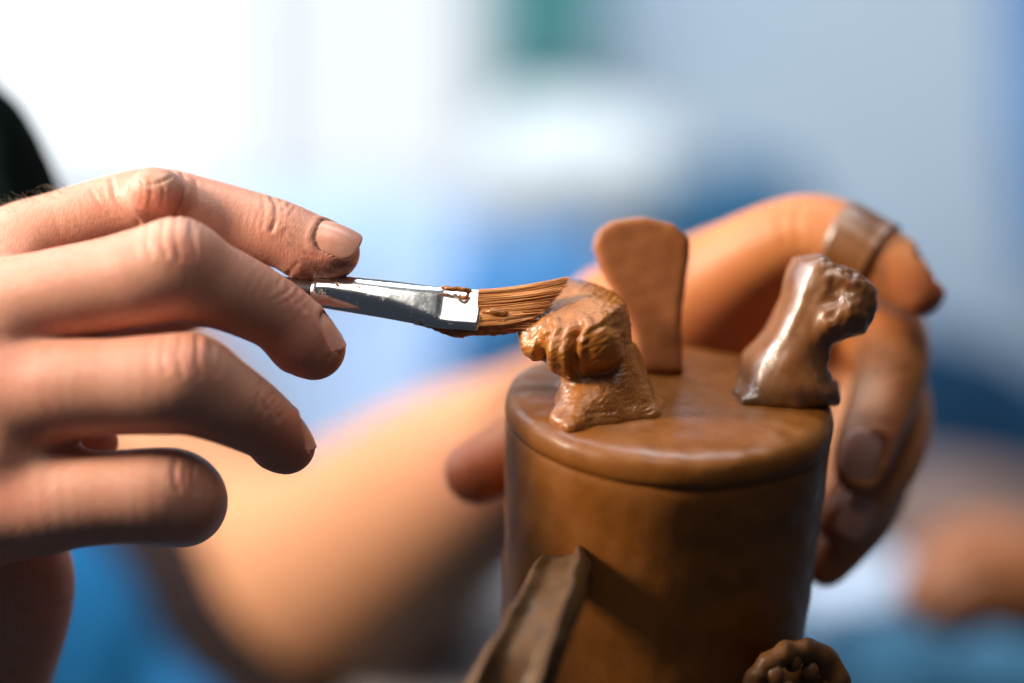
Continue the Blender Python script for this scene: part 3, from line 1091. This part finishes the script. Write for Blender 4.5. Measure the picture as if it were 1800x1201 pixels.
    for i in range(33):
        a = i / 32 * 2 - 1
        edge = math.exp(-((abs(a) - 0.74) / 0.22) ** 2)
        prof.append((a, 2.5 * edge - 0.6 * abs(a) ** 12 * 3))
    lower = [(a, -3.4 + 1.2 * abs(a) ** 6) for a, _ in reversed(prof)]
    ring = prof + lower
    vs, fs = [], []
    k = len(ring)
    for i, p in enumerate(path):
        t = path[min(i + 1, len(path) - 1)] - path[max(i - 1, 0)]
        t /= np.linalg.norm(t)
        s = wide - t * (wide @ t)
        s /= np.linalg.norm(s)
        nn = np.cross(t, s)
        if nn[2] > 0:
            nn = -nn
        f = i / (len(path) - 1)
        sc_ = 0.86 + 0.45 * f
        end = 0.03 + 0.97 * math.sin(min(1.0, max(0, i - 3) / 11.0) * math.pi / 2)
        for a, hh in ring:
            vs.append(p + s * a * wv * sc_ * (0.72 + 0.28 * end) + nn * hh * end)
    for i in range(len(path) - 1):
        for j in range(k):
            a, b = i * k + j, i * k + (j + 1) % k
            fs.append((a, b, b + k, a + k))
    v = np.array(vs)
    v = v + 0.40 * np.stack([lump_noise(v, 13, 31), lump_noise(v, 13, 32), lump_noise(v, 13, 33)], 1) + 0.12 * np.stack([lump_noise(v, 4, 34), lump_noise(v, 4, 35), lump_noise(v, 4, 36)], 1)
    link('handle', v, fs, CLAY_OLIVE, root)

    # ---------------- coiled ornament low on the right, with small beads inside its curl
    vol = Vol(P(1265, 1345, 0) + np.array([0, 0, -26]), P(1510, 1085, 0) + np.array([0, 0, 22]), 0.5)
    F = vol.full()
    for rows, kk in (([(1304, 1275, -6, 22), (1318, 1222, -9, 22), (1342, 1178, -10, 22), (1376, 1150, -9, 21), (1415, 1144, -6, 21), (1448, 1160, -2, 25), (1468, 1200, 0, 28), (1470, 1260, 2, 30)], 0),
                     ([(1380, 1200, 2, 60), (1390, 1260, 2, 60)], 2)):
        sl, d = tube_block(vol, chain(rows, 4), 5)
        put(F, sl, d, kk)
    v, q = nets(F, vol)
    q = orient(v, q)
    v = relax(v, q, 2, 0.5)
    n = normals(v, q)
    px, py = topx(v)
    an = np.arctan2(py - 1225, px - 1388)
    rad = np.hypot(py - 1225, px - 1388)
    v = v + n * (0.25 * lump_noise(v, 8, 41) + 0.22 * np.sin(an * 13 + rad * 0.05) * (rad > 55))[:, None]
    orn = link('ornament', v, q, CLAY_DARK, root)
    for x, y, z, r in ((1394, 1162, -8, 17), (1362, 1188, -11, 18), (1384, 1216, -11, 16), (1424, 1180, -6, 16), (1350, 1222, -10, 15)):
        vs, fs = [], []
        c = P(x, y, z)
        for i in range(9):
            ph = math.pi * i / 8
            for j in range(14):
                th = j / 14 * 2 * math.pi
                u = np.array([math.sin(ph) * math.cos(th), math.cos(ph) * 1.15, math.sin(ph) * math.sin(th)])
                vs.append(c + u * R_(r) * (1 + 0.05 * math.sin(3 * th + x)))
        for i in range(8):
            for j in range(14):
                a, b = i * 14 + j, i * 14 + (j + 1) % 14
                fs.append((a, b, b + 14, a + 14))
        link('bead', np.array(vs), fs, CLAY_DARK, orn)
    return root


# ================================================================== THE PAINTBRUSH
def paintbrush():
    # stations along the brush: px,py of the axis, half width (in the picture plane), half thickness, squareness
    st = [(548, 514, 25, 25, 2.0), (553, 514, 28, 28, 2.0), (560, 514, 28.5, 28.5, 2.0), (566, 514, 27.6, 27.6, 2.0), (574, 514.5, 28.5, 28.5, 2.0), (620, 518, 33, 28, 2.15), (680, 526, 36, 25, 2.2), (730, 534, 37.5, 20, 2.6), (770, 540, 38.5, 15, 3.4),
          (776, 541, 38.6, 13.2, 5), (800, 543, 38.6, 12.6, 5.5), (836, 545.5, 38.2, 12.2, 5.5), (841, 546, 38.6, 12.6, 5.5), (845, 546, 37, 11, 5.0), (845, 546, 33, 8, 5.0)]
    ax0 = P(548, 514, 2)
    face = np.array([0.02, 0.49, -0.87])
    face /= np.linalg.norm(face)
    root = empty('paintbrush', W(P(700, 546, 3)))
    tag(root, 'flat artist paintbrush with silver ferrule, bristles loaded with brown clay slip', 'paintbrush')

    def loft(stn, ns=72, cap=True):
        vs, fs = [], []
        pts = np.array([P(a, b, 2.5) for a, b, *_ in stn])
        # keep rings parallel: one direction for the whole brush
        t = np.array([0.985, -0.115, 0.0])
        t /= np.linalg.norm(t)
        n = face - t * (face @ t)
        n /= np.linalg.norm(n)
        wd = np.cross(t, n)
        for p, (a, b, hw, ht, sq) in zip(pts, stn):
            for j in range(ns):
                th = j / ns * 2 * math.pi
                c, s_ = math.cos(th), math.sin(th)
                cx = math.copysign(abs(c) ** (2 / sq), c)
                sx = math.copysign(abs(s_) ** (2 / sq), s_)
                # the width is given as seen, so undo the tilt of the flat face
                vs.append(p + wd * cx * R_(hw) * 1.0 + n * sx * R_(ht))
        m = len(stn)
        for i in range(m - 1):
            for j in range(ns):
                a, b = i * ns + j, i * ns + (j + 1) % ns
                fs.append((a, b, b + ns, a + ns))
        return np.array(vs), fs, wd, n, t

    def resample(stn, per=5.0):
        o = []
        for a, b in zip(stn[:-1], stn[1:]):
            k = max(1, int(abs(b[0] - a[0]) / per))
            for i in range(k):
                f = i / k
                o.append(tuple(x + (y - x) * f for x, y in zip(a, b)))
        o.append(stn[-1])
        return o

    v, f, wd, n, t = loft(resample(st))
    m, nt, b = mat('ferrule_metal')
    co = coords(nt)
    n1 = noise(nt, 260, 5, 0.65, co)
    n2 = noise(nt, 900, 4, 0.7, co)
    k1 = ramp(nt, n1.outputs['Fac'], [(0.61, (0, 0, 0)), (0.67, (1, 1, 1))])
    k2 = ramp(nt, n2.outputs['Fac'], [(0.66, (0, 0, 0)), (0.70, (1, 1, 1))])
    nt.links.new(mixc(nt, k1.outputs[0], mixc(nt, k2.outputs[0], (0.86, 0.88, 0.90), (0.10, 0.07, 0.05)), (0.20, 0.095, 0.04)), b.inputs['Base Color'])
    inv = math_(nt, 'SUBTRACT', 1.0, math_(nt, 'MAXIMUM', k1.outputs[0], k2.outputs[0]))
    nt.links.new(inv, b.inputs['Metallic'])
    nt.links.new(math_(nt, 'ADD', 0.17, math_(nt, 'MULTIPLY', math_(nt, 'SUBTRACT', 1.0, inv), 0.5)), b.inputs['Roughness'])
    n3 = noise(nt, 120, 3, 0.6, co)
    bump(nt, b, n3.outputs['Fac'], 0.25, 0.0004)
    link('ferrule', v, f, m, root)
    # wooden handle running back between the fingers
    hs = [(552, 514, 23, 23, 2), (500, 508, 22, 22, 2), (440, 503, 25, 25, 2), (380, 500, 27, 27, 2), (300, 497, 25, 25, 2), (200, 492, 21, 21, 2), (60, 482, 15, 15, 2), (-100, 470, 10, 10, 2), (-104, 470, 4, 4, 2)]
    v2, f2, *_ = loft(resample(hs, 20), 32)
    # the handle dips behind the middle finger
    px, py = topx(v2)
    v2[:, 2] += np.clip((552 - px) / 300, 0, 1) * 14
    hm, nt, b = mat('handle_lacquer')
    gn = noise(nt, 40, 3, 0.5, coords(nt, scale=(1, 8, 8)))
    cc = ramp(nt, gn.outputs['Fac'], [(0.35, (0.02, 0.012, 0.01)), (0.65, (0.045, 0.022, 0.015))])
    nt.links.new(cc.outputs[0], b.inputs['Base Color'])
    b.inputs['Roughness'].default_value = 0.25
    link('handle', v2, f2, hm, root)

    # bristles: strands packed across the ferrule mouth, fanning to a slanting tip
    bm_, nt, b = mat('bristle_slip')
    st_ = coords(nt, scale=(120, 2600, 2600), rot=(0, math.radians(8), 0))
    ns_ = noise(nt, 1.0, 3, 0.6, st_)
    cc = ramp(nt, ns_.outputs['Fac'], [(0.32, (0.42, 0.14, 0.03)), (0.5, (0.66, 0.27, 0.075)), (0.72, (0.80, 0.42, 0.17))])
    nt.links.new(cc.outputs[0], b.inputs['Base Color'])
    b.inputs['Roughness'].default_value = 0.34
    b.inputs['Coat Weight'].default_value = 0.5
    b.inputs['Coat Roughness'].default_value = 0.2
    bump(nt, b, ns_.outputs['Fac'], 0.5, 0.0003)
    vs, fs = [], []

    def strand(pts, rad, k=5):
        base = len(vs)
        mm = len(pts)
        for i, p in enumerate(pts):
            tt = pts[min(i + 1, mm - 1)] - pts[max(i - 1, 0)]
            tt = tt / np.linalg.norm(tt)
            a = np.cross(tt, (0, 0, 1.0))
            a /= np.linalg.norm(a)
            bb = np.cross(tt, a)
            r = rad * (1 - 0.75 * (i / (mm - 1)) ** 3)
            for j in range(k):
                th = j / k * 2 * math.pi
                vs.append(p + (a * math.cos(th) + bb * math.sin(th)) * r)
        for i in range(mm - 1):
            for j in range(k):
                a, bq = base + i * k + j, base + i * k + (j + 1) % k
                fs.append((a, bq, bq + k, a + k))

    cs = [(835, 546, 34, 8.5, 4), (860, 546, 33.5, 9.5, 4), (890, 545, 33, 9, 4), (915, 541, 32, 8, 4), (940, 536, 30, 6, 4), (958, 531, 24, 4, 3), (968, 529, 10, 1.5, 2)]
    cv, cf, *_ = loft(resample(cs, 4), 40)
    cn = len(cv) // 40
    for i in range(cn):
        c = cv[i * 40:(i + 1) * 40].mean(0)
        for j in range(40):
            g = 1 + 0.22 * math.sin(j * 2.9 + 0.02 * i) + 0.12 * math.sin(j * 5.3 + i * 0.03)
            cv[i * 40 + j] = c + (cv[i * 40 + j] - c) * np.array([1, 1, g])
    vs += [p for p in cv]
    fs += [tuple(q) for q in cf]
    for i in range(480):
        u = rng.uniform(-1, 1)                       # -1 top .. 1 bottom of the ferrule mouth
        layer = rng.uniform(-1, 1)
        ed = math.sqrt(max(0.05, 1 - abs(u) ** 5))
        z0 = 2.5 + layer * R_(11) * ed
        y0 = 546 + u * 36
        x0 = 838 + u * -3
        # where each strand ends: the slanting tip from (997,487) to (915,580)
        f = (u + 1) / 2
        x1 = 999 - 78 * f ** 1.25 + rng.normal(0, 3.2) - (rng.random() < 0.12) * rng.uniform(4, 18)
        y1 = 488 + 93 * f + rng.normal(0, 1.6)
        z1 = z0 * 0.6 + 0.6 - 1.5 * f + rng.normal(0, 0.25)
        pts = []
        for k in range(9):
            s_ = k / 8
            x = x0 + (x1 - x0) * s_
            # top edge stays level, then lifts towards the tip
            y = y0 + (y1 - y0) * (s_ ** 1.7)
            z = z0 + (z1 - z0) * s_ + 0.25 * math.sin(i * 1.3) * s_ * (1 - s_)
            pts.append(P(x, y, z))
        strand(pts, rng.uniform(0.10, 0.22), 4)
    br = link('bristles', np.array(vs), np.array(fs), bm_, root)
    br['kind'] = 'stuff'
    # slip clinging to ferrule and bristles
    vol = Vol(P(690, 620, 0) + np.array([0, 0, -6]), P(1010, 480, 0) + np.array([0, 0, 9]), 0.32)
    F = vol.full()
    for rows in ([(756, 572, 3.2, 5), (780, 580, 3.0, 8), (806, 583, 2.6, 9), (830, 583, 2.4, 8), (870, 584, 2.4, 6), (905, 582, 2.2, 4)], [(716, 563, 3.4, 3), (735, 568, 3.4, 5), (748, 572, 3.4, 3)], [(800, 586, 3.0, 7), (812, 588, 3.0, 6)],
                 [(776, 506, 1.6, 3), (800, 508, 1.2, 5), (826, 511, 1.2, 4)], [(790, 572, 2.0, 4), (812, 566, 1.2, 3.2), (834, 572, 1.4, 5)], [(850, 549, 0.6, 4), (872, 548, .6, 7), (890, 553, .7, 5)], [(866, 570, 1.0, 4), (884, 566, 1.0, 7), (900, 572, 1.2, 5)], [(808, 520, 1.2, 3), (816, 524, 1.0, 4.5), (822, 520, 1.1, 3)], [(845, 577, 1.8, 6), (856, 575, 1.6, 6)]):
        sl, d = tube_block(vol, chain(rows, 3), 3)
        put(F, sl, d, 0.8)
    v, q = nets(F, vol)
    q = orient(v, q)
    v = relax(v, q, 1, 0.5)
    nn = normals(v, q)
    v = v + nn * (0.18 * lump_noise(v, 2.6, 51))[:, None]
    link('slip_smear', v, q, CLAY_WET, root)
    return root


# ================================================================== BLURRED SURROUNDINGS
def blob(name, outline, z, thick, m, label=None, cat=None, kind=None, h=None, fold=0.0, fscale=60, seed=1, rnd=None):
    """a stuffed, folded body of cloth whose outline is given where it stands"""
    o2 = np.array([P(a, b, z)[:2] for a, b in outline])
    ext = (o2.max(0) - o2.min(0)).max()
    h = h or max(3.0, ext / 70)
    pad = 3 * h + fold
    vol = Vol(np.array([*(o2.min(0) - pad), z - thick - pad]), np.array([*(o2.max(0) + pad), z + thick + pad]), h)
    x, y, zz = vol.grid((slice(None),) * 3)
    d2 = poly2(x[:, :, 0], y[:, :, 0], o2)[:, :, None].astype(np.float32)
    rr = rnd or thick * 0.9
    hz = np.abs(zz - z) - thick
    F = np.sqrt(np.maximum(d2 + rr, 0) ** 2 + np.maximum(hz + rr, 0) ** 2) + np.minimum(np.maximum(d2 + rr, hz + rr), 0) - rr
    v, q = nets(F.astype(np.float32), vol)
    q = orient(v, q)
    v = relax(v, q, 2, 0.5)
    n = normals(v, q)
    v = v + n * (fold * lump_noise(v * np.array([1.0, 0.45, 1.0]), fscale, seed))[:, None]
    o = link(name, v, q, m)
    tag(o, label, cat, None, kind)
    return o


def box_mm(name, lo, hi, m, parent=None):
    x0, y0, z0 = lo
    x1, y1, z1 = hi
    v = np.array([(x, y, z) for x in (x0, x1) for y in (y0, y1) for z in (z0, z1)], float)
    f = [(0, 1, 3, 2), (4, 6, 7, 5), (0, 4, 5, 1), (2, 3, 7, 6), (0, 2, 6, 4), (1, 5, 7, 3)]
    return link(name, v, f, m, parent, smooth=False)


def surroundings():
    # far wall
    wm = cloth_mat('wall_paint', (0.50, 0.64, 0.82), (0.66, 0.76, 0.86), 1.6)
    z = 2500
    a, b = P(-4200, 2400, z), P(6000, -2700, z)
    wl = box_mm('wall', (a[0], a[1], z), (b[0], b[1], z + 120), wm)
    tag(wl, kind='structure')
    # bright window
    z = 2400
    wr = empty('window', W(P(430, 420, z)))
    tag(wr, 'blown out white window of two panes at the upper left, far out of focus', 'window')
    def pane_mat(name, e):
        em, nt, bs = mat(name)
        bs.inputs['Base Color'].default_value = (0.05, 0.05, 0.05, 1)
        bs.inputs['Emission Color'].default_value = (0.91, 0.96, 1.0, 1)
        bs.inputs['Emission Strength'].default_value = e
        return em
    fm = cloth_mat('frame_paint', (0.78, 0.86, 0.94), (0.82, 0.90, 0.96), 4)

    def px_box(name, x0, y0, x1, y1, zf, zb, m, parent):
        p, q = P(x0, y1, zf), P(x1, y0, zf)
        return box_mm(name, (p[0], p[1], zf), (q[0], q[1], zb), m, parent)
    px_box('pane', -60, -2300, 435, 330, z - 4, z + 4, pane_mat('daylight_pane', 1.25), wr)
    px_box('pane', 478, -2300, 820, 330, z - 4, z + 4, pane_mat('hazy_daylight_pane', 0.95), wr)
    px_box('frame', 436, -2300, 470, 330, z - 18, z + 10, fm, wr)
    px_box('frame', -60, 331, 880, 372, z - 18, z + 10, fm, wr)
    px_box('frame', 821, -2300, 866, 330, z - 18, z + 10, fm, wr)
    # patch of green foliage beside the window
    blob('foliage', [(856, -140), (1070, -140), (1060, 70), (1010, 165), (870, 190)], 2300, 30, cloth_mat('foliage_green', (0.09, 0.30, 0.31), (0.14, 0.40, 0.40)), 'small teal green curtain beside the bright window, out of focus', 'foliage', fold=4)
    # pale blue cloth filling the middle
    blob('pale_cloth', [(330, 360), (700, 330), (860, 400), (1010, 470), (1100, 700), (1000, 1000), (600, 1100), (250, 900)], 1250, 70, cloth_mat('pale_blue', (0.44, 0.60, 0.88), (0.60, 0.74, 0.94), 5),
         'pale blue cloth with soft folds behind the paintbrush, out of focus', 'cloth', fold=16, fscale=190, seed=3)
    blob('blue_cloth', [(820, 420), (900, 430), (1060, 400), (1090, 560), (900, 640), (760, 690), (800, 560)], 1120, 40, cloth_mat('mid_blue', (0.05, 0.22, 0.50), (0.10, 0.32, 0.66), 6),
         'saturated blue cloth between the paintbrush and the rear foot of the pot, out of focus', 'cloth', fold=8, fscale=90, seed=5)
    blob('blue_cloth', [(1765, -150), (2000, -150), (2000, 520), (1800, 500), (1775, 250)], 2000, 40, cloth_mat('hanging_blue', (0.09, 0.27, 0.58), (0.14, 0.34, 0.66), 5), 'mid blue cloth hanging at the upper right edge, out of focus', 'cloth', fold=6, fscale=120, seed=6)
    # white rounded bundle
    blob('white_cloth', [(810, 380), (830, 270), (900, 170), (1040, 175), (1160, 215), (1230, 300), (1160, 410), (1000, 440), (880, 440)], 1500, 90, cloth_mat('white_linen', (0.76, 0.82, 0.86), (0.88, 0.90, 0.86), 4),
         'rounded white cloth bundle above the rear foot of the pot, out of focus', 'cloth', fold=8, fscale=120, seed=8)
    # dark blue bodies on the right
    blob('navy_cloth', [(1120, 430), (1180, 350), (1290, 285), (1400, 300), (1440, 380), (1420, 520), (1150, 520)], 1400, 60, cloth_mat('navy_a', (0.022, 0.10, 0.19), (0.04, 0.14, 0.25)), 'dark blue cloth rising just behind the knuckle of the holding hand, out of focus', 'cloth', fold=8, seed=9)
    blob('navy_cloth', [(1540, 560), (1640, 570), (1800, 640), (1960, 700), (1960, 1000), (1500, 960)], 1200, 60, cloth_mat('navy_b', (0.002, 0.030, 0.075), (0.004, 0.042, 0.10)), 'deep navy cloth at the right edge below the fingertip, out of focus', 'cloth', fold=8, seed=10)
    # mottled lump
    mm, nt, bs = mat('mottled_clay')
    nn = noise(nt, 14, 4, 0.6, coords(nt))
    cc = ramp(nt, nn.outputs['Fac'], [(0.35, (0.12, 0.065, 0.045)), (0.5, (0.17, 0.11, 0.095)), (0.65, (0.22, 0.155, 0.14))])
    nt.links.new(cc.outputs[0], bs.inputs['Base Color'])
    bs.inputs['Roughness'].default_value = 0.8
    blob('clay_lump', [(1480, 960), (1530, 860), (1640, 810), (1790, 830), (1900, 870), (1960, 1010), (1500, 1040)], 760, 55, mm, 'mottled grey brown lump behind the holding hand at the right, out of focus', 'clay lump', fold=6, seed=12)
    # pale and blue cloth low on the right
    blob('light_cloth', [(1380, 1000), (1480, 985), (1590, 980), (1610, 1060), (1560, 1110), (1400, 1120)], 520, 36, cloth_mat('ice_cloth', (0.50, 0.62, 0.82), (0.62, 0.72, 0.86)), 'pale ice blue cloth touching the right side of the pot, out of focus', 'cloth', fold=4, seed=13)
    blob('denim_cloth', [(1340, 1100), (1500, 1090), (1700, 1110), (1960, 1130), (1960, 1360), (1340, 1360)], 480, 40, cloth_mat('denim', (0.03, 0.12, 0.20), (0.06, 0.17, 0.28), 14), 'mid blue cloth along the bottom right corner, out of focus', 'cloth', fold=6, seed=14)
    # blue lap low on the left, lilac cloth under the forearm
    blob('lap_cloth', [(-200, 900), (200, 900), (330, 1010), (520, 1250), (500, 1400), (-200, 1400)], 420, 50, cloth_mat('lap_blue', (0.002, 0.11, 0.30), (0.02, 0.15, 0.38), 12), 'bright blue cloth in the bottom left corner under the brush hand, out of focus', 'cloth', fold=6, seed=15)
    blob('lilac_cloth', [(480, 1180), (700, 1100), (860, 980), (1000, 960), (1000, 1400), (480, 1400)], 420, 40, cloth_mat('lilac_linen', (0.38, 0.36, 0.38), (0.48, 0.46, 0.48)), 'off white cloth between the forearm and the clay handle, out of focus', 'cloth', fold=5, seed=16)
    # dark sleeve at the upper left
    blob('dark_cloth', [(-48, 80), (-20, 145), (30, 178), (72, 240), (108, 320), (150, 420), (80, 560), (-48, 560)], 92, 22, cloth_mat('dark_green_cloth', (0.002, 0.006, 0.006), (0.005, 0.010, 0.008), 20, 1.0, 0.05), 'nearly black cloth edge at the upper left behind the index finger', 'cloth', fold=2, seed=17)
    # another person's hand low on the right
    zc = 360
    dusk = skin_mat('skin_far_hand', (0.36, 0.135, 0.05), (0.3, 0.1, 0.06), (0.4, 0.25, 0.15))
    vol = Vol(P(1500, 1180, zc) + np.array([0, 0, -60]), P(2140, 880, zc) + np.array([0, 0, 70]), 1.8)
    pal = vol.full()
    for rows, k in (([(2000, 1060, zc + 10, 95), (1880, 1045, zc + 5, 92), (1770, 1015, zc, 88)], 0), ([(1700, 985, zc, 52), (1790, 1010, zc, 80)], 10)):
        sl, d = tube_block(vol, chain(rows, 3), 12)
        put(pal, sl, d, k)
    R = pal.copy()
    for rows in ([(1760, 970, zc, 44), (1680, 968, zc - 10, 36), (1620, 1010, zc - 18, 32), (1600, 1040, zc - 20, 27)], [(1770, 1000, zc - 8, 44), (1690, 1000, zc - 22, 36), (1630, 1040, zc - 28, 32), (1612, 1066, zc - 28, 27)],
                 [(1780, 1040, zc - 14, 42), (1710, 1038, zc - 28, 35), (1660, 1066, zc - 32, 31), (1640, 1090, zc - 30, 26)], [(1800, 1070, zc - 14, 38), (1740, 1072, zc - 26, 32), (1700, 1092, zc - 28, 28), (1684, 1106, zc - 26, 24)],
                 [(1820, 975, zc + 10, 46), (1740, 945, zc + 6, 38), (1680, 950, zc + 2, 34), (1640, 970, zc, 28)]):
        sl, d = tube_block(vol, chain(rows, 3), 8)
        R[sl] = smin(R[sl], smin(pal[sl], d, 8), 1.5)
    v, q = nets(R, vol)
    q = orient(v, q)
    v = relax(v, q, 3, 0.5)
    zero = np.zeros(len(v))
    o = link('hand', v, q, dusk, attrs={k: zero for k in ('red', 'pale', 'dirt', 'clay')})
    tag(o, 'blurred loosely closed hand in the lower right corner, over blue cloth', 'hand')


clay_pot()
brush_hand()
paintbrush()
holding_arm()
surroundings()
